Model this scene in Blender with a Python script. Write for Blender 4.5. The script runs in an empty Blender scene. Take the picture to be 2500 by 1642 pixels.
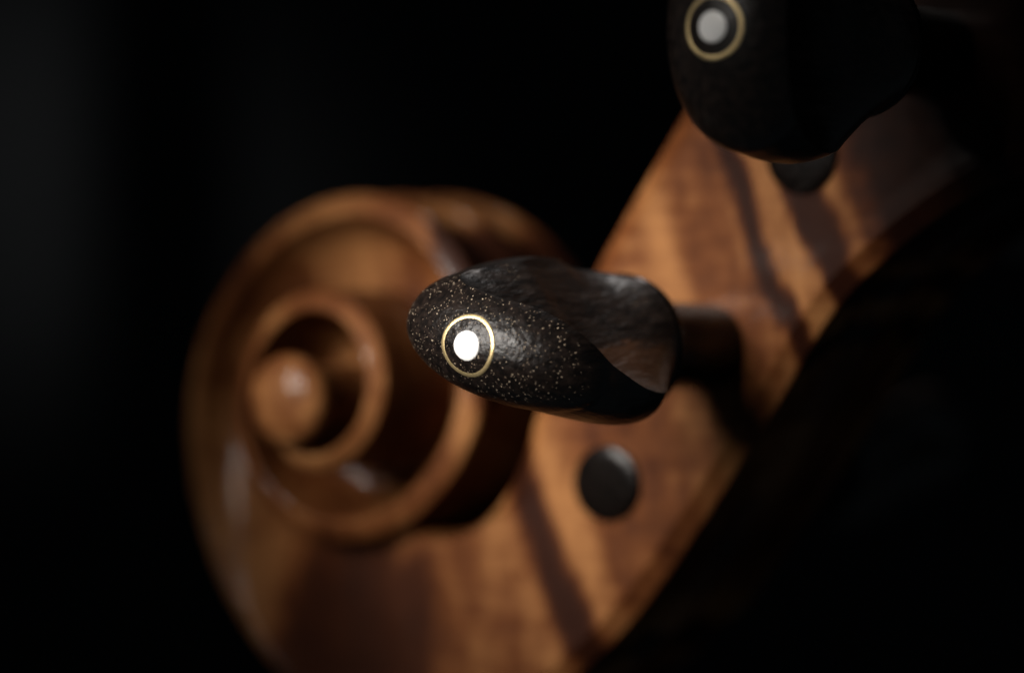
import bpy, bmesh, math, random
from mathutils import Vector, Matrix
from mathutils.bvhtree import BVHTree

MM = 0.001
R = math.radians
sc = bpy.context.scene
C = sc.collection

# ------------------------------------------------------------------ camera
cam_d = bpy.data.cameras.new('camera')
cam = bpy.data.objects.new('camera', cam_d)
C.objects.link(cam)
cam.location = (0, -0.283, 0)
cam.rotation_euler = (R(90), 0, 0)
cam_d.lens = 120
cam_d.sensor_width = 36
cam_d.clip_start = 0.01
cam_d.clip_end = 20
cam_d.dof.use_dof = True
cam_d.dof.focus_distance = 0.2855
cam_d.dof.aperture_fstop = 10.5
sc.camera = cam

# ------------------------------------------------------------------ world: an unlit dark room
w = bpy.data.worlds.new('World')
sc.world = w
w.use_nodes = True
bg = w.node_tree.nodes['Background']
bg.inputs['Color'].default_value = (0.75, 0.9, 1.0, 1)
bg.inputs['Strength'].default_value = 0.025

# ------------------------------------------------------------------ lamps
def aim(o, target):
    d = Vector(target) - o.location
    o.rotation_euler = d.to_track_quat('-Z', 'Y').to_euler()

def spot(name, loc, target, watts, angle, blend, radius, col):
    l = bpy.data.lights.new(name, 'SPOT')
    l.energy = watts; l.spot_size = R(angle); l.spot_blend = blend
    l.shadow_soft_size = radius; l.color = col
    o = bpy.data.objects.new(name, l); C.objects.link(o)
    o.location = loc; aim(o, target)
    return o

# a panel of nine small spots up to the left, all turned on the peg
KEY_DIR = Vector((-0.61, -0.66, 0.37)).normalized()
KEY_AT = Vector((-0.001, 0.038, 0.005))
KEY_X = KEY_DIR.cross(Vector((0, 0, 1))).normalized(); KEY_Y = KEY_X.cross(KEY_DIR)
for i in (-1, 0, 1):
    for j in (-1, 0, 1):
        spot('panel_spot', KEY_AT + KEY_DIR * 0.40 + KEY_X * (0.075 * i) + KEY_Y * (0.065 * j), KEY_AT, 5.7, 9.2, 1.0, 0.03, (1.0, 0.94, 0.87))
spot('added_top_light', (0.06, 0.21, 0.33), (0.010, 0.015, 0.0), 1.3, 12, 1.0, 0.03, (1.0, 0.95, 0.92))  # unseen light added for a grey sheen on the peg's upper lobe
spot('added_cloth_light', (-0.62, 0.15, 0.30), (-0.138, 0.74, 0.045), 9.0, 12, 1.0, 0.03, (1.0, 0.97, 0.93))  # unseen light added to pick out the fold in the cloth

# ------------------------------------------------------------------ exposure and renderer
sc.view_settings.view_transform = 'Standard'
sc.view_settings.look = 'None'
sc.view_settings.exposure = 0
sc.view_settings.gamma = 1
sc.render.engine = 'CYCLES'
sc.cycles.use_denoising = True
sc.cycles.max_bounces = 6

# ------------------------------------------------------------------ node helpers
def new_mat(name):
    m = bpy.data.materials.new(name); m.use_nodes = True
    nt = m.node_tree
    return m, nt, nt.nodes['Principled BSDF']

def node(nt, t, **kw):
    n = nt.nodes.new(t)
    for k, v in kw.items():
        setattr(n, k, v)
    return n

def mathn(nt, op, a, b=None, c=None, clamp=False):
    n = node(nt, 'ShaderNodeMath', operation=op, use_clamp=clamp)
    for i, x in enumerate((a, b, c)):
        if x is None: continue
        if isinstance(x, (int, float)): n.inputs[i].default_value = x
        else: nt.links.new(x, n.inputs[i])
    return n.outputs[0]

def mixc(nt, fac, a, b, mode='MIX'):
    n = node(nt, 'ShaderNodeMix', data_type='RGBA', blend_type=mode)
    for i, x in ((0, fac), (6, a), (7, b)):
        if isinstance(x, (int, float)): n.inputs[i].default_value = x
        elif isinstance(x, tuple): n.inputs[i].default_value = (*x, 1)
        else: nt.links.new(x, n.inputs[i])
    return n.outputs[2]

def noise(nt, vec, scale, detail=3, rough=0.5):
    n = node(nt, 'ShaderNodeTexNoise')
    n.inputs['Scale'].default_value = scale
    n.inputs['Detail'].default_value = detail
    n.inputs['Roughness'].default_value = rough
    nt.links.new(vec, n.inputs['Vector'])
    return n.outputs['Fac']

def mapped(nt, vec, rot=(0, 0, 0), scale=(1, 1, 1)):
    n = node(nt, 'ShaderNodeMapping')
    n.inputs['Rotation'].default_value = rot
    n.inputs['Scale'].default_value = scale
    nt.links.new(vec, n.inputs['Vector'])
    return n.outputs[0]

def ramp(nt, fac, stops, interp='EASE'):
    n = node(nt, 'ShaderNodeValToRGB')
    cr = n.color_ramp; cr.interpolation = interp
    while len(cr.elements) < len(stops): cr.elements.new(0.5)
    for e, (p, v) in zip(cr.elements, stops):
        e.position = p
        e.color = (v, v, v, 1) if isinstance(v, (int, float)) else (*v, 1)
    nt.links.new(fac, n.inputs[0])
    return n.outputs[0]

def smooth(nt, x, lo, hi):
    n = node(nt, 'ShaderNodeMapRange', interpolation_type='SMOOTHSTEP')
    n.inputs['From Min'].default_value = lo; n.inputs['From Max'].default_value = hi
    nt.links.new(x, n.inputs['Value'])
    return n.outputs[0]

# flamed maple under brown varnish; the object space of every wooden part is the instrument's own (u along, v up, w across)
def maple():
    m, nt, b = new_mat('varnished_maple')
    tc = node(nt, 'ShaderNodeTexCoord').outputs['Object']
    dot = node(nt, 'ShaderNodeVectorMath', operation='DOT_PRODUCT')
    nt.links.new(tc, dot.inputs[0]); dot.inputs[1].default_value = (920, 400, 60)
    q = dot.outputs['Value']
    wob = noise(nt, mapped(nt, tc, (0, 0, R(-23)), (1, 0.35, 1)), 170, 4, 0.6)
    q = mathn(nt, 'ADD', q, mathn(nt, 'MULTIPLY', mathn(nt, 'SUBTRACT', wob, 0.5), 5.0))
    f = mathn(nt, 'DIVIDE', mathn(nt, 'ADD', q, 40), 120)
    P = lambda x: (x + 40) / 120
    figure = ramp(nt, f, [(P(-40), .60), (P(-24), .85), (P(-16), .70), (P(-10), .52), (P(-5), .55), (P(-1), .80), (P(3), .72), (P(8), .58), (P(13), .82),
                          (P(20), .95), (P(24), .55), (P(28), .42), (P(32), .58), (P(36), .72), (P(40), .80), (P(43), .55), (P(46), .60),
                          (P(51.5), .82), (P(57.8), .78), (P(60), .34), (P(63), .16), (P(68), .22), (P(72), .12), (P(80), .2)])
    stripes = ramp(nt, f, [(P(13.5), 1), (P(15.6), .10), (P(17.2), .10), (P(19.2), 1), (P(48.2), 1), (P(49.3), .06), (P(50.2), .06), (P(51.2), 1),
                           (P(53.2), 1), (P(54.2), .08), (P(56.2), .12), (P(57.6), 1), (P(60.5), 1), (P(62.5), .35)])
    # soft shade under the volute, put into the wood colour as a dark patch
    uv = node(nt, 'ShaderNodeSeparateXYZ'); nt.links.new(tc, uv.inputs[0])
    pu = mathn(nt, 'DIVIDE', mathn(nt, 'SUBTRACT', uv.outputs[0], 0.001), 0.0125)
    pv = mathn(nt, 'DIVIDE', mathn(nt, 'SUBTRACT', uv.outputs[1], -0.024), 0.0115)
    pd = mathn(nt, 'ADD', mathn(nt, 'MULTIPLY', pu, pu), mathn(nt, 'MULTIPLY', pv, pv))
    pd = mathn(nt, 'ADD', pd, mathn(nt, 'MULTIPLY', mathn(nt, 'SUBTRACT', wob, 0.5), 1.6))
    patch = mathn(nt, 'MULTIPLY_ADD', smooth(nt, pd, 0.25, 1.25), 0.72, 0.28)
    # fibres run along the pegbox
    fib = noise(nt, mapped(nt, tc, (0, 0, R(-53)), (0.12, 1, 1)), 900, 5, 0.65)
    cloud = noise(nt, mapped(nt, tc, (0, 0, R(-23)), (1, 0.4, 1)), 130, 3, 0.55)
    k = mathn(nt, 'ADD', figure, mathn(nt, 'MULTIPLY', mathn(nt, 'SUBTRACT', cloud, 0.5), 0.95))
    k = mathn(nt, 'ADD', k, mathn(nt, 'MULTIPLY', mathn(nt, 'SUBTRACT', fib, 0.5), 0.55))
    curl = noise(nt, mapped(nt, tc, (0, 0, R(-23)), (1, 0.5, 1)), 520, 3, 0.6)
    k = mathn(nt, 'ADD', k, mathn(nt, 'MULTIPLY', mathn(nt, 'SUBTRACT', curl, 0.5), 0.6), clamp=True)
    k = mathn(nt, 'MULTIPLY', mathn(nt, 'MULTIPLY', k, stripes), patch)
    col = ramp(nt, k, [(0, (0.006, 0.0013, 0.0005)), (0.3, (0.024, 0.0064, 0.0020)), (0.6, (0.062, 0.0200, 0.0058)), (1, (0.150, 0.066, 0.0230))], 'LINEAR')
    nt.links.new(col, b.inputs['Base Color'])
    b.inputs['Roughness'].default_value = 0.55
    b.inputs['Specular IOR Level'].default_value = 0.05
    b.inputs['Coat Weight'].default_value = 0.13
    b.inputs['Coat Roughness'].default_value = 0.13
    b.inputs['Coat Tint'].default_value = (1, 0.93, 0.85, 1)
    bp = node(nt, 'ShaderNodeBump'); bp.inputs['Strength'].default_value = 0.5; bp.inputs['Distance'].default_value = 0.0005
    h = mathn(nt, 'ADD', mathn(nt, 'MULTIPLY', noise(nt, tc, 120, 3, 0.5), 1.0), mathn(nt, 'MULTIPLY', fib, 0.12))
    nt.links.new(h, bp.inputs['Height']); nt.links.new(bp.outputs[0], b.inputs['Normal'])
    return m

# oiled ebony: pores are tubes along the peg, open dots on the end and short streaks on the flanks
def ebony(name, pores, rough, spec=0.5, bump=0.8, tone=1.0, streak=False):
    m, nt, b = new_mat(name)
    tco = node(nt, 'ShaderNodeTexCoord'); tc = tco.outputs['Object']
    st = mapped(nt, tc, (R(4), R(-6), 0), (1, 1, 0.22))
    warp = node(nt, 'ShaderNodeVectorMath', operation='MULTIPLY_ADD')
    wn = node(nt, 'ShaderNodeTexNoise'); wn.inputs['Scale'].default_value = 700; nt.links.new(st, wn.inputs['Vector'])
    nt.links.new(wn.outputs['Color'], warp.inputs[0]); warp.inputs[1].default_value = (0.0007,) * 3; nt.links.new(st, warp.inputs[2])
    v = node(nt, 'ShaderNodeTexVoronoi'); v.inputs['Scale'].default_value = 3900; v.inputs['Randomness'].default_value = 1
    nt.links.new(warp.outputs[0], v.inputs['Vector'])
    sep = node(nt, 'ShaderNodeSeparateColor'); nt.links.new(v.outputs['Color'], sep.inputs[0])
    size = mathn(nt, 'MULTIPLY_ADD', sep.outputs[0], 0.15, 0.125)
    patch = smooth(nt, noise(nt, mapped(nt, tc, (0, 0, 0), (1, 1, 0.4)), 330, 2), 0.36, 0.62)
    keep = mathn(nt, 'LESS_THAN', sep.outputs[1], mathn(nt, 'MULTIPLY_ADD', patch, 0.35, 0.75))
    dot = mathn(nt, 'LESS_THAN', mathn(nt, 'DIVIDE', v.outputs['Distance'], size), 1.0)
    sn = node(nt, 'ShaderNodeSeparateXYZ'); nt.links.new(tco.outputs['Normal'], sn.inputs[0])
    endgrain = smooth(nt, sn.outputs[2], 0.30, 0.52)     # open pores only where the fibres are cut across
    pore = mathn(nt, 'MULTIPLY', mathn(nt, 'MULTIPLY', dot, keep), endgrain)
    fib = noise(nt, mapped(nt, tc, (R(4), R(-6), 0), (1, 1, 0.1)), 1500, 4, 0.6)
    wood = mixc(nt, smooth(nt, fib, 0.35, 0.75), (0.0045 * tone, 0.0032 * tone, 0.0028 * tone), (0.020 * tone, 0.0125 * tone, 0.0095 * tone))
    if streak:      # a browner streak along one wing of the grip
        sx = node(nt, 'ShaderNodeSeparateXYZ'); nt.links.new(tc, sx.inputs[0])
        dx = mathn(nt, 'DIVIDE', mathn(nt, 'SUBTRACT', sx.outputs[0], 0.0068), 0.0034)
        dy = mathn(nt, 'DIVIDE', mathn(nt, 'SUBTRACT', sx.outputs[1], 0.0002), 0.0021)
        d2 = mathn(nt, 'ADD', mathn(nt, 'MULTIPLY', dx, dx), mathn(nt, 'MULTIPLY', dy, dy))
        d2 = mathn(nt, 'ADD', d2, mathn(nt, 'MULTIPLY', mathn(nt, 'SUBTRACT', fib, 0.5), 2.6))
        inside = mathn(nt, 'SUBTRACT', 1.0, smooth(nt, d2, 0.35, 1.1))
        inside = mathn(nt, 'MULTIPLY', inside, mathn(nt, 'SUBTRACT', 1.0, smooth(nt, sx.outputs[2], 0.0315, 0.0345)))
        wood = mixc(nt, inside, wood, (0.045, 0.0195, 0.0094))
    dust = mixc(nt, sep.outputs[2], (0.10, 0.068, 0.045), (0.42, 0.34, 0.25))
    nt.links.new(mixc(nt, mathn(nt, 'MULTIPLY', pore, pores), wood, dust), b.inputs['Base Color'])
    nt.links.new(mathn(nt, 'MULTIPLY_ADD', fib, 0.22, rough - 0.11), b.inputs['Roughness'])
    b.inputs['Specular IOR Level'].default_value = spec
    bp = node(nt, 'ShaderNodeBump'); bp.inputs['Strength'].default_value = bump; bp.inputs['Distance'].default_value = 0.00012
    h = mathn(nt, 'SUBTRACT', mathn(nt, 'MULTIPLY', noise(nt, mapped(nt, tc, (0, 0, 0), (1, 1, 0.35)), 1300, 3, 0.6), 1.2), mathn(nt, 'MULTIPLY', pore, 0.5))
    nt.links.new(h, bp.inputs['Height']); nt.links.new(bp.outputs[0], b.inputs['Normal'])
    return m

def brass():
    m, nt, b = new_mat('brass')
    tc = node(nt, 'ShaderNodeTexCoord').outputs['Object']
    n1 = noise(nt, tc, 2500, 4, 0.7)
    nt.links.new(mixc(nt, n1, (0.62, 0.45, 0.20), (0.85, 0.68, 0.38)), b.inputs['Base Color'])
    b.inputs['Metallic'].default_value = 0.85
    b.inputs['Roughness'].default_value = 0.42
    bp = node(nt, 'ShaderNodeBump'); bp.inputs['Strength'].default_value = 0.5; bp.inputs['Distance'].default_value = 0.00006
    wv = noise(nt, mapped(nt, tc, (0, 0, R(-30)), (1, 0.12, 1)), 5200, 2)
    nt.links.new(wv, bp.inputs['Height']); nt.links.new(bp.outputs[0], b.inputs['Normal'])
    return m

def pearl():
    m, nt, b = new_mat('mother_of_pearl')
    tc = node(nt, 'ShaderNodeTexCoord').outputs['Object']
    n1 = noise(nt, mapped(nt, tc, (0, 0, R(20)), (1, 0.4, 1)), 900, 3)
    nt.links.new(mixc(nt, n1, (0.80, 0.82, 0.84), (0.93, 0.91, 0.88)), b.inputs['Base Color'])
    b.inputs['Roughness'].default_value = 0.25
    b.inputs['Coat Weight'].default_value = 0.3
    return m

def cloth():
    m, nt, b = new_mat('black_cloth')
    tc = node(nt, 'ShaderNodeTexCoord').outputs['Object']
    nt.links.new(mixc(nt, noise(nt, tc, 14, 4), (0.008, 0.009, 0.010), (0.016, 0.017, 0.018)), b.inputs['Base Color'])
    b.inputs['Roughness'].default_value = 0.95
    b.inputs['Specular IOR Level'].default_value = 0.1
    return m

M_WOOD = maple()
M_EBONY = ebony('ebony', 0.85, 0.35, 0.36, 1.0, 0.75, streak=True)
M_EBONY_FAINT = ebony('ebony_faint_pores', 0.06, 0.36, 0.35, 0.5)  # same ebony with the pore dots almost left out of the colour
M_SHAFT = ebony('ebony_turned', 0.0, 0.22, 0.10, 0.1, 0.2)
M_BRASS, M_PEARL, M_CLOTH = brass(), pearl(), cloth()

# ------------------------------------------------------------------ mesh helpers
def link(name, verts, faces, mat, parent=None, smooth_angle=35, scale=MM, weld=True, recalc=True):
    me = bpy.data.meshes.new(name)
    bm = bmesh.new()
    vs = [bm.verts.new(Vector(v) * scale) for v in verts]
    for f in faces:
        g = []
        for i in f:
            if vs[i] not in g: g.append(vs[i])
        if len(g) > 2:
            try: bm.faces.new(g)
            except ValueError: pass
    if weld: bmesh.ops.remove_doubles(bm, verts=bm.verts, dist=1e-5 * MM * 100)
    if recalc: bmesh.ops.recalc_face_normals(bm, faces=bm.faces)
    for f in bm.faces: f.smooth = True
    bm.to_mesh(me); bm.free()
    if smooth_angle: me.set_sharp_from_angle(angle=R(smooth_angle))
    me.materials.append(mat)
    o = bpy.data.objects.new(name, me); C.objects.link(o)
    o.parent = parent
    return o

def grid_faces(nr, nc, closed=False):
    F = []
    for i in range(nr - 1):
        for j in range(nc if closed else nc - 1):
            a, b = i * nc + j, i * nc + (j + 1) % nc
            F.append((a, b, b + nc, a + nc))
    return F

def lerp_table(tab, x):
    """monotone cubic through the knots (x, y)"""
    if x <= tab[0][0]: return tab[0][1]
    if x >= tab[-1][0]: return tab[-1][1]
    n = len(tab)
    d = [(tab[i+1][1] - tab[i][1]) / (tab[i+1][0] - tab[i][0]) for i in range(n - 1)]
    for i in range(n - 1):
        if x <= tab[i+1][0]: break
    def slope(k):
        if k == 0: return d[0]
        if k == n - 1: return d[-1]
        return 0 if d[k-1] * d[k] <= 0 else 2 * d[k-1] * d[k] / (d[k-1] + d[k])
    h = tab[i+1][0] - tab[i][0]; s = (x - tab[i][0]) / h
    y0, y1, m0, m1 = tab[i][1], tab[i+1][1], slope(i) * h, slope(i + 1) * h
    return (2*s**3 - 3*s*s + 1) * y0 + (s**3 - 2*s*s + s) * m0 + (-2*s**3 + 3*s*s) * y1 + (s**3 - s*s) * m1

def catmull(pts, per=8):
    out = []
    P = [2 * Vector(pts[0]) - Vector(pts[1])] + [Vector(p) for p in pts] + [2 * Vector(pts[-1]) - Vector(pts[-2])]
    for i in range(1, len(P) - 2):
        for k in range(per):
            t = k / per
            a, b, c, d = P[i-1], P[i], P[i+1], P[i+2]
            out.append(0.5 * ((2*b) + (-a + c)*t + (2*a - 5*b + 4*c - d)*t*t + (-a + 3*b - 3*c + d)*t**3))
    out.append(P[-2])
    return out

def revolve(prof, seg=48, cap_end=True):
    V, F = [], []
    for z, r in prof:
        for j in range(seg):
            a = 2 * math.pi * j / seg
            V.append((r * math.cos(a), r * math.sin(a), z))
    F = grid_faces(len(prof), seg, True)
    F.append(tuple(range(seg)))
    F.append(tuple(range((len(prof) - 1) * seg, len(prof) * seg)))
    return V, F

def tag(o, label, cat, group=None, kind=None):
    if label: o['label'] = label
    if cat: o['category'] = cat
    if group: o['group'] = group
    if kind: o['kind'] = kind

# ------------------------------------------------------------------ backdrop: black cloth hanging well behind
V = []
nx, nz = 300, 2
for i in range(nx):
    x = -0.9 + 1.8 * i / (nx - 1)
    fold = 0.012 * math.sin(x * 19 + 0.6) + 0.006 * math.sin(x * 47) - 0.04 * math.exp(-((x + 0.122) / 0.020) ** 2)
    for z in (-0.8, 0.8):
        V.append((x, 0.75 + fold, z))
bd = link('backdrop', V, grid_faces(nx, 2), M_CLOTH, scale=1, smooth_angle=None)
tag(bd, 'black cloth hanging in soft folds behind the violin', 'backdrop', kind='structure')

# ------------------------------------------------------------------ the violin's head
AX_N = Vector((-0.53721778, -0.84326299, -0.01745241))   # across the instrument, towards the lit side
AX_U = Vector((0.84339145, -0.53729961, 0))
AX_V = Vector((-0.00937717, -0.01471921, 0.9998477))
ORG = Vector((-11.0124, 65.2984, -5.8216)) * MM          # on the scroll's axis, mid width
def frame(x, y, z, loc):
    m = Matrix((x, y, z)).transposed().to_4x4(); m.translation = loc
    return m
def place(u, v, w): return ORG + (AX_U * u + AX_V * v + AX_N * w) * MM

head = bpy.data.objects.new('violin_head', None); C.objects.link(head)
head.matrix_world = frame(AX_U, AX_V, AX_N, ORG)
tag(head, 'carved brown maple scroll and pegbox of a violin with dark flamed stripes', 'violin')

WALL = 10.5
WIDER = 4.7                     # the far side lies this much further out than the near side
def far(w, sign): return w if sign > 0 else -w - WIDER
SPIRAL_R = [(-104, 34.25), (-95, 33.2), (-80, 31.2), (-55, 27.6), (-30, 25.5), (0, 24.2), (30, 22.3), (60, 21.1), (90, 20.2), (120, 18.9), (150, 17.4), (180, 16.0),
            (210, 15.2), (240, 14.9), (260, 14.5), (290, 13.6), (320, 12.6), (350, 11.5), (380, 10.8), (410, 10.75), (440, 10.7), (470, 10.3),
            (500, 9.7), (530, 9.05), (560, 8.4), (590, 7.8), (615, 7.2), (640, 6.2), (665, 4.7), (690, 4.3), (720, 4.2)]
SPIRAL_W = [(-95, 10.5), (-90, 10.48), (-80, 10.15), (-55, 8.6), (-30, 6.8), (0, 5.4), (30, 5.35), (60, 5.8), (90, 6.7), (120, 8), (150, 9.5), (180, 10.8),
            (210, 11.9), (240, 13.3), (260, 13.9), (290, 14.2), (320, 14.3), (350, 14.4), (380, 14.5), (410, 14.7), (440, 15.0), (470, 15.5),
            (500, 16.3), (530, 17), (560, 17.6), (590, 18.1), (615, 18.6), (640, 19.1), (665, 19.6), (690, 20), (720, 20.2)]
DEPTH = [(-95, 0.24), (-88, 0.25), (-75, 0.6), (-30, 2.9), (0, 4.0), (60, 3.5), (120, 4.6), (180, 7.0), (260, 8.2), (340, 8.4), (420, 8.0), (520, 8.0), (600, 6.8), (660, 3.0), (690, 0.5)]
EYE_R = 4.5
sr = lambda t: lerp_table(SPIRAL_R, t)
sw = lambda t: lerp_table(SPIRAL_W, t)
def polar(r, t): return (-r * math.cos(R(t)), r * math.sin(R(t)))

def volute(sign):
    rows, nc = [], None
    t = -103.5                       # a little over the pegbox side
    while t <= 690:
        r, wr, d = sr(t), sw(t), lerp_table(DEPTH, t)
        rw = lerp_table([(-95, 1.6), (0, 2.3), (200, 2.3), (400, 2.0), (600, 1.6), (690, 1.0)], t)
        if t + 360 < 690: rn, wn = sr(t + 360), sw(t + 360) - 1.1
        else: rn, wn = 3.3, 17.0
        ra = r - rw
        rn = min(rn, ra - 0.15)
        floor = wr - d
        prof = [(r, wr - 1.3), (r - 0.12, wr - 0.95), (r - 0.4, wr - 0.72), (r - rw * 0.55, wr - 0.3), (r - rw + 0.2, wr), (ra, wr - 0.1)]
        for k in range(1, 19):
            s = (k / 19) ** 1.5
            prof.append((ra + (rn - ra) * s, floor + (wr - 0.1 - floor) * (1 - s) ** 4.5))
        fl = min(0.35, (ra - rn) * 0.3)
        prof += [(rn + fl * 0.12, floor + fl * 0.3), (rn, floor + fl)]
        for k in range(1, 5): prof.append((rn, floor + fl + (wn - floor - fl) * k / 4))
        nc = len(prof)
        for rr, ww in prof:
            u, v = polar(rr, t); rows.append((u, v, far(ww, sign)))
        t += 2.5
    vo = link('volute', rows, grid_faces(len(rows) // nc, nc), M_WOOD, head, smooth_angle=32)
    prof = [(2, 3.2), (16.6, 3.2), (17.6, 3.4), (18.4, 4.0), (19.0, 4.4), (19.6, EYE_R), (20.3, 4.35), (20.8, 3.9), (21.3, 3.0), (21.65, 1.7), (21.75, 0.7), (21.77, 0.05)]
    EV, EF = revolve(prof)
    link('eye', [(x, y, far(z, sign)) for x, y, z in EV], EF, M_WOOD, vo, smooth_angle=60)
    return vo

volute(1); volute(-1)

# outline of the pegbox in the side plane
front = catmull([(6, -12.3), (10.1, -13.4), (14.65, -12.54), (17.66, -10.16), (20.3, -5.8), (22.0, -1.37), (25.4, 5.66), (29.08, 13.0), (38.37, 26.74), (46, 38), (60, 58.5)], 6)
back_pts = [(112, 28), (95, 25.6), (83, 23.2), (73.3, 20.4), (67.4, 18.2), (61.5, 14.6), (56.3, 10.6), (52.6, 6.6), (48.3, .14), (43.8, -6.3), (39.6, -12), (34.6, -18.4), (29.8, -23.4), (24.5, -27.6), (17.5, -31.4), (10, -33.2)]
b0 = polar(sr(-97.5), -97.5); back_pts.append(b0)
back = catmull(back_pts, 6)

def pegbox_side(sign):
    foot = polar(sr(262.5), 262.5)
    out = [Vector((112, 58.5))] + back + [Vector(foot)] + front
    n = len(out)
    def inset(d):
        res = []
        for i, p in enumerate(out):
            a, b = out[i-1], out[(i+1) % n]
            e1, e2 = (p - a).normalized(), (b - p).normalized()
            nn = (Vector((-e1.y, e1.x)) + Vector((-e2.y, e2.x)))
            nn = nn.normalized() if nn.length > 1e-4 else Vector((-e2.y, e2.x))
            # only the carved edges carry a chamfer: not the joint to the volute or the neck end
            open_edge = i in (0, len(back) + 1, n - 1) or i == len(back)
            j = i - len(back) - 2                    # along the front edge the chamfer fades out in the throat
            fade = 1.0 if j < 0 else min(1.0, max(0.12, (j - 14) / 8))
            res.append(p if open_edge else p - nn * d * fade)
        return res
    ar = sum(out[i-1].x * out[i].y - out[i].x * out[i-1].y for i in range(n))
    sg = -1 if ar > 0 else 1
    loops = [(out, 5.2), (out, WALL - 1.3), (inset(sg * 0.12), WALL - 1.1), (inset(sg * 1.9), WALL), (inset(sg * 2.5), WALL - 0.12), (inset(sg * 3.3), WALL - 0.25)]
    V = []
    for L, ww in loops:
        # the end that runs in under the volute stays low
        V += [(p.x, p.y, far(min(ww, WALL - 0.4) if i in (len(back), len(back) + 1, len(back) + 2) else ww, sign)) for i, p in enumerate(L)]
    F = grid_faces(len(loops), n, True)
    F.append(tuple(range(n))); F.append(tuple(range((len(loops) - 1) * n, len(loops) * n)))
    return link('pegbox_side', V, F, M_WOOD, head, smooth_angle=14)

pegbox_side(1); pegbox_side(-1)

# the fluted back runs from the neck round the scroll and into the throat
path = [(p, WALL) for p in back[:-1]]
t = -97.5
while t <= 300:
    path.append((Vector(polar(sr(t), t)), sw(t))); t += 2.5
V = []; NC = 41
for i, (p, ww) in enumerate(path):
    a, b = path[max(i-1, 0)][0], path[min(i+1, len(path)-1)][0]
    tan = (b - a).normalized(); nor = Vector((-tan.y, tan.x))     # outward: the path runs clockwise
    hw = ww - 1.3
    fade = min(1, max(0, (len(path) - 26 - i) / 25))
    for j in range(NC):
        s = -1 + 2 * j / (NC - 1)
        x = abs(s)
        fl = math.sin(math.pi * min(1, max(0, (x - 0.06) / 0.86))) ** 0.8 * 0.8 * fade
        q = p - nor * fl
        V.append((q.x, q.y, s * (hw + WIDER / 2) - WIDER / 2))
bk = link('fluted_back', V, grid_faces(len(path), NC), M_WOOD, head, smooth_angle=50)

# floor of the string cavity, hidden between the sides
V = []
cav = catmull([(112, 36), (90, 33), (72, 27), (58, 19), (47, 6), (37, -8), (29, -16.5), (22, -19), (17, -15.5), (15.0, -12.2)], 5)
for p in cav:
    for s in (-5.25 - WIDER, 5.25): V.append((p.x, p.y, s))
link('pegbox_floor', V, grid_faces(len(cav), 2), M_WOOD, head)

# ------------------------------------------------------------------ tuning pegs
HEAD_L, OUT = 24.5, 40.6        # length of the grip; tip above the pegbox side
# the grip is an egg (half width X, half thickness Y at a distance l from the tip) with a slightly twisted hollow carved into each face
EX = 9.9
X_TAB = [(10, 10.4), (13, 10.5), (17, 10.0), (20, 8.7), (22.5, 7.2), (23.8, 6.5), (24.5, 6.3)]
Y_TAB = [(12, 6.5), (16, 6.8), (20, 6.75), (24.5, 6.3)]
B_TAB = [(0, 0.86), (9, 0.80), (15, 0.78), (21, 0.86), (24.5, 1.0)]      # the underside is flatter towards the tip
L0 = 2.3                        # the hollows start here
RR_TAB = [(3.0, 4.35), (4.2, 3.75), (6, 2.7), (8.2, 1.75), (12, 1.3), (17, 1.05), (22, .7), (24.5, 0.02)]     # crisp edge of the hollow
RL_TAB = [(3.0, 4.45), (4.2, 4.55), (6, 4.8), (9, 5.2), (12, 5.7), (17, 5.7), (22, 3.4), (24.5, 0.02)]    # its soft edge on the other wing
R_EVEN = [(3.0, 5.2), (6, 4.4), (10, 3.4), (14, 2.6), (18, 1.9), (22, 1.0), (24.5, 0.02)]
C_TAB = [(3.0, 4.25), (4.2, 3.45), (6, 2.6), (9, 2.0), (12, 2.0), (15, 2.6), (18, 3.7), (21, 4.9), (23.5, 6.05), (24.5, 6.3)]
E_TAB = [(0, 1), (14, 1.0), (20, 0.75), (24.5, 0.5)]
TW_TAB = [(0, 0), (2, 0), (8, 6), (14, 13), (18, 15), (24.5, 15)]

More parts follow.
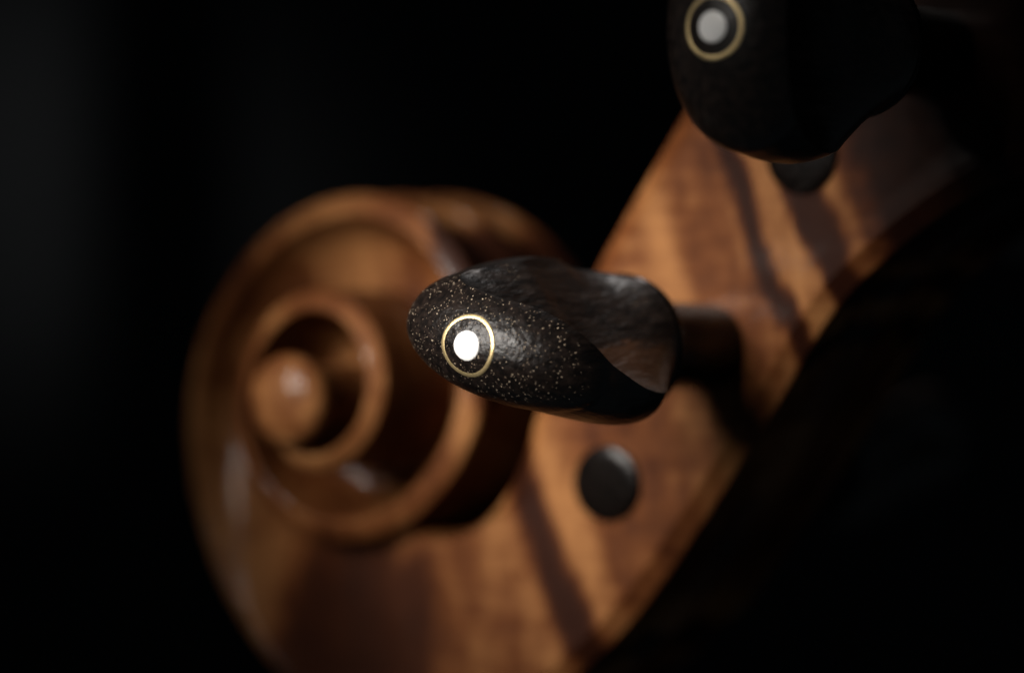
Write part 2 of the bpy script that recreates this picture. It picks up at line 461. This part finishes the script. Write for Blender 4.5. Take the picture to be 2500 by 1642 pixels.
def head_mesh(even=False):
    # even: the plainer, fatter grip of the other pegs, alike on both wings
    rows = []
    EY, EZ = (7.0, 6.2) if even else (5.9, 7.0)
    RR, RL = (R_EVEN, R_EVEN) if even else (RR_TAB, RL_TAB)
    XT = [(EZ, EX)] + X_TAB; YT = [(EZ, EY)] + Y_TAB
    egg = lambda l: math.sqrt(max(0, 1 - (1 - l / EZ) ** 2))
    y0 = EY * egg(L0)
    ls = [EZ * (1 - math.cos(math.pi / 2 * i / 44)) for i in range(1, 45)] + [EZ + (HEAD_L - EZ) * i / 44 for i in range(1, 45)]
    NT, NR = 27, 17
    for l in ls:
        X = EX * egg(l) if l < EZ else lerp_table(XT, l)
        Y = EY * egg(l) if l < EZ else lerp_table(YT, l)
        e = lerp_table(E_TAB, l)
        if l <= L0: rR = rL = Y * 0.9999; c = Y
        else:
            rR, rL, c = (min(Y * 0.9999, lerp_table([(L0, y0)] + T, l)) for T in (RR, RL, C_TAB))
        bl = lerp_table(B_TAB, l); skew = lerp_table([(3, .3), (6, .75), (15, .75), (20, 0), (24.5, 0)], l)
        full = max(0.0, min(1.0, (13 - l) / 5))              # no hollow under the tip
        def side(hollow, sy):
            qR, qL = (r + (Y * 0.9999 - r) * (1 - hollow) for r in (rR, rL))
            wR, wL = (X * math.sqrt(max(0, 1 - (r / Y) ** 2)) for r in (qR, qL))
            cc = c + (Y - c) * (1 - hollow) - (qR + qL) / 2
            face = []
            for k in range(NT):
                xi = -math.cos(math.pi * k / (NT - 1))
                face.append((-wL + (wR + wL) * (xi + 1) / 2, sy * (qL + (qR - qL) * (xi + 1) / 2 + cc * max(0, 1 - xi * xi) ** e * (1 + skew * xi))))
            return face, math.asin(min(1, qR / Y)), math.asin(min(1, qL / Y))
        if even: bl, skew, full = 1.0, 0.0, 0.0
        top, aR, aL = side(1.0, 1)
        bot, bR, bL = side(1.0 - full, bl)                   # turned by half a turn below
        rim = []
        for k in range(1, NR - 1):
            a = aR - (aR + bL) * k / (NR - 1); rim.append((X * math.cos(a), Y * math.sin(a) * (1 if a > 0 else bl)))
        rim2 = []
        for k in range(1, NR - 1):
            a = bR - (bR + aL) * k / (NR - 1); rim2.append((-X * math.cos(a), -Y * math.sin(a) * (bl if a > 0 else 1)))
        loop = top + rim + [(-x, -y) for x, y in bot] + rim2
        tw = 0 if even else -R(lerp_table(TW_TAB, l)); ct, sn = math.cos(tw), math.sin(tw)
        rows.append([(x * ct - y * sn, x * sn + y * ct, -l) for x, y in loop])
    nc = len(rows[0])
    V = [(x, y, z + OUT) for L in rows for x, y, z in L]
    F = grid_faces(len(rows), nc, True)
    V.append((0, 0, OUT)); tip = len(V) - 1
    F += [(tip, j, (j + 1) % nc) for j in range(nc)]
    F.append(tuple(range((len(rows) - 1) * nc, len(rows) * nc)))
    return V, F

def make_peg(even=False):
    p = bpy.data.objects.new('tuning_peg', None); C.objects.link(p)
    HV, HF = head_mesh(even)
    h = link('head', HV, HF, M_EBONY_FAINT if even else M_EBONY, p, smooth_angle=24)
    bv = h.modifiers.new('soft_edges', 'BEVEL'); bv.width = 0.22 * MM; bv.segments = 2; bv.limit_method = 'ANGLE'; bv.angle_limit = R(24)
    bv.use_clamp_overlap = True
    zb = OUT - HEAD_L
    link('collar', *revolve([(zb + 0.02, 6.28), (zb - 0.25, 6.42), (zb - 0.6, 6.46), (zb - 1.0, 6.35), (zb - 1.35, 5.9), (zb - 1.7, 5.2), (zb - 1.9, 4.5), (zb - 2.3, 4.1)], 64), M_SHAFT, p)
    e = -2 * WALL - WIDER
    link('shaft', *revolve([(zb - 2.0, 4.3), (zb - 2.6, 4.15), (zb - 3.4, 4.08), (0, 3.9), (e, 3.6), (e - 0.10, 3.58), (e - 0.20, 3.52), (e - 0.27, 3.38), (e - 0.33, 2.4), (e - 0.36, 1.2), (e - 0.37, 0.1)], 48), M_SHAFT, p)
    tree = BVHTree.FromPolygons([Vector(v) for v in HV], HF)
    def top(x, y):
        hit = tree.ray_cast(Vector((x, y, OUT + 20)), Vector((0, 0, -1)))
        return hit[0].z
    V = []; prof = [(2.29, -0.5), (2.30, 0.02), (2.36, 0.05), (2.57, 0.05), (2.64, 0.02), (2.65, -0.5)]
    S = 96
    for k in range(S):
        a = 2 * math.pi * k / S
        for r, dz in prof: V.append((r * math.cos(a), r * math.sin(a), top(r * math.cos(a), r * math.sin(a)) + dz))
    F = []
    m = len(prof)
    for k in range(S):
        for j in range(m - 1):
            a, b = k * m + j, ((k + 1) % S) * m + j
            F.append((a, a + 1, b + 1, b))
    link('brass_ring', V, F, M_BRASS, p, smooth_angle=60)
    rings = [(1.26, -0.4), (1.26, 0.03), (1.2, 0.06), (0.9, 0.075), (0.5, 0.085), (0.02, 0.09)]
    V = []
    for r, dz in rings:
        for k in range(48):
            a = 2 * math.pi * k / 48
            V.append((r * math.cos(a), r * math.sin(a), top(r * math.cos(a), r * math.sin(a)) + dz))
    F = grid_faces(len(rings), 48, True); F.append(tuple(range(5 * 48, 6 * 48)))
    link('pearl_inlay', V, F, M_PEARL, p, smooth_angle=60)
    return p

def copy_tree(o, parent=None):
    c = o.copy(); C.objects.link(c); c.parent = parent
    for ch in list(o.children): copy_tree(ch, c)
    return c

def peg_matrix(u, v, roll, near=True, out=0.0, dip=0.0):
    z = (AX_N - AX_V * dip if near else -AX_N).normalized()
    x0 = AX_U if near else -AX_U
    a = R(roll)
    x = x0 * math.cos(a) - AX_V * math.sin(a)
    y = z.cross(x).normalized(); x = y.cross(z)
    return frame(x, y, z, place(u, v + dip * OUT, far(WALL + out, 1 if near else -1)))

peg, even_peg = make_peg(), make_peg(True)
SPOTS = [(41.15, 5.95, 15, True, 0.0, -0.020, 'black ebony tuning peg in sharp focus with bright white inlay, in front of scroll'),
         (64.7, 31.2, 90, True, 0.0, 0.0, 'unlit black tuning peg with gold ring at the top edge of the photo'),
         (30.3, -7.9, 30, False, 0.0, 0.0, 'tuning peg whose grey round end shows in the pegbox beside the scroll'),
         (51.3, 22.6, 60, False, 0.0, 0.0, 'tuning peg whose dark round end shows partly hidden under the unlit peg')]
for i, (u, v, roll, near, out, dip, label) in enumerate(SPOTS):
    o = peg if i == 0 else even_peg if i == 1 else copy_tree(even_peg)
    o.matrix_world = peg_matrix(u, v, roll, near, out, dip)
    tag(o, label, 'tuning peg', 'ebony tuning pegs of the violin')
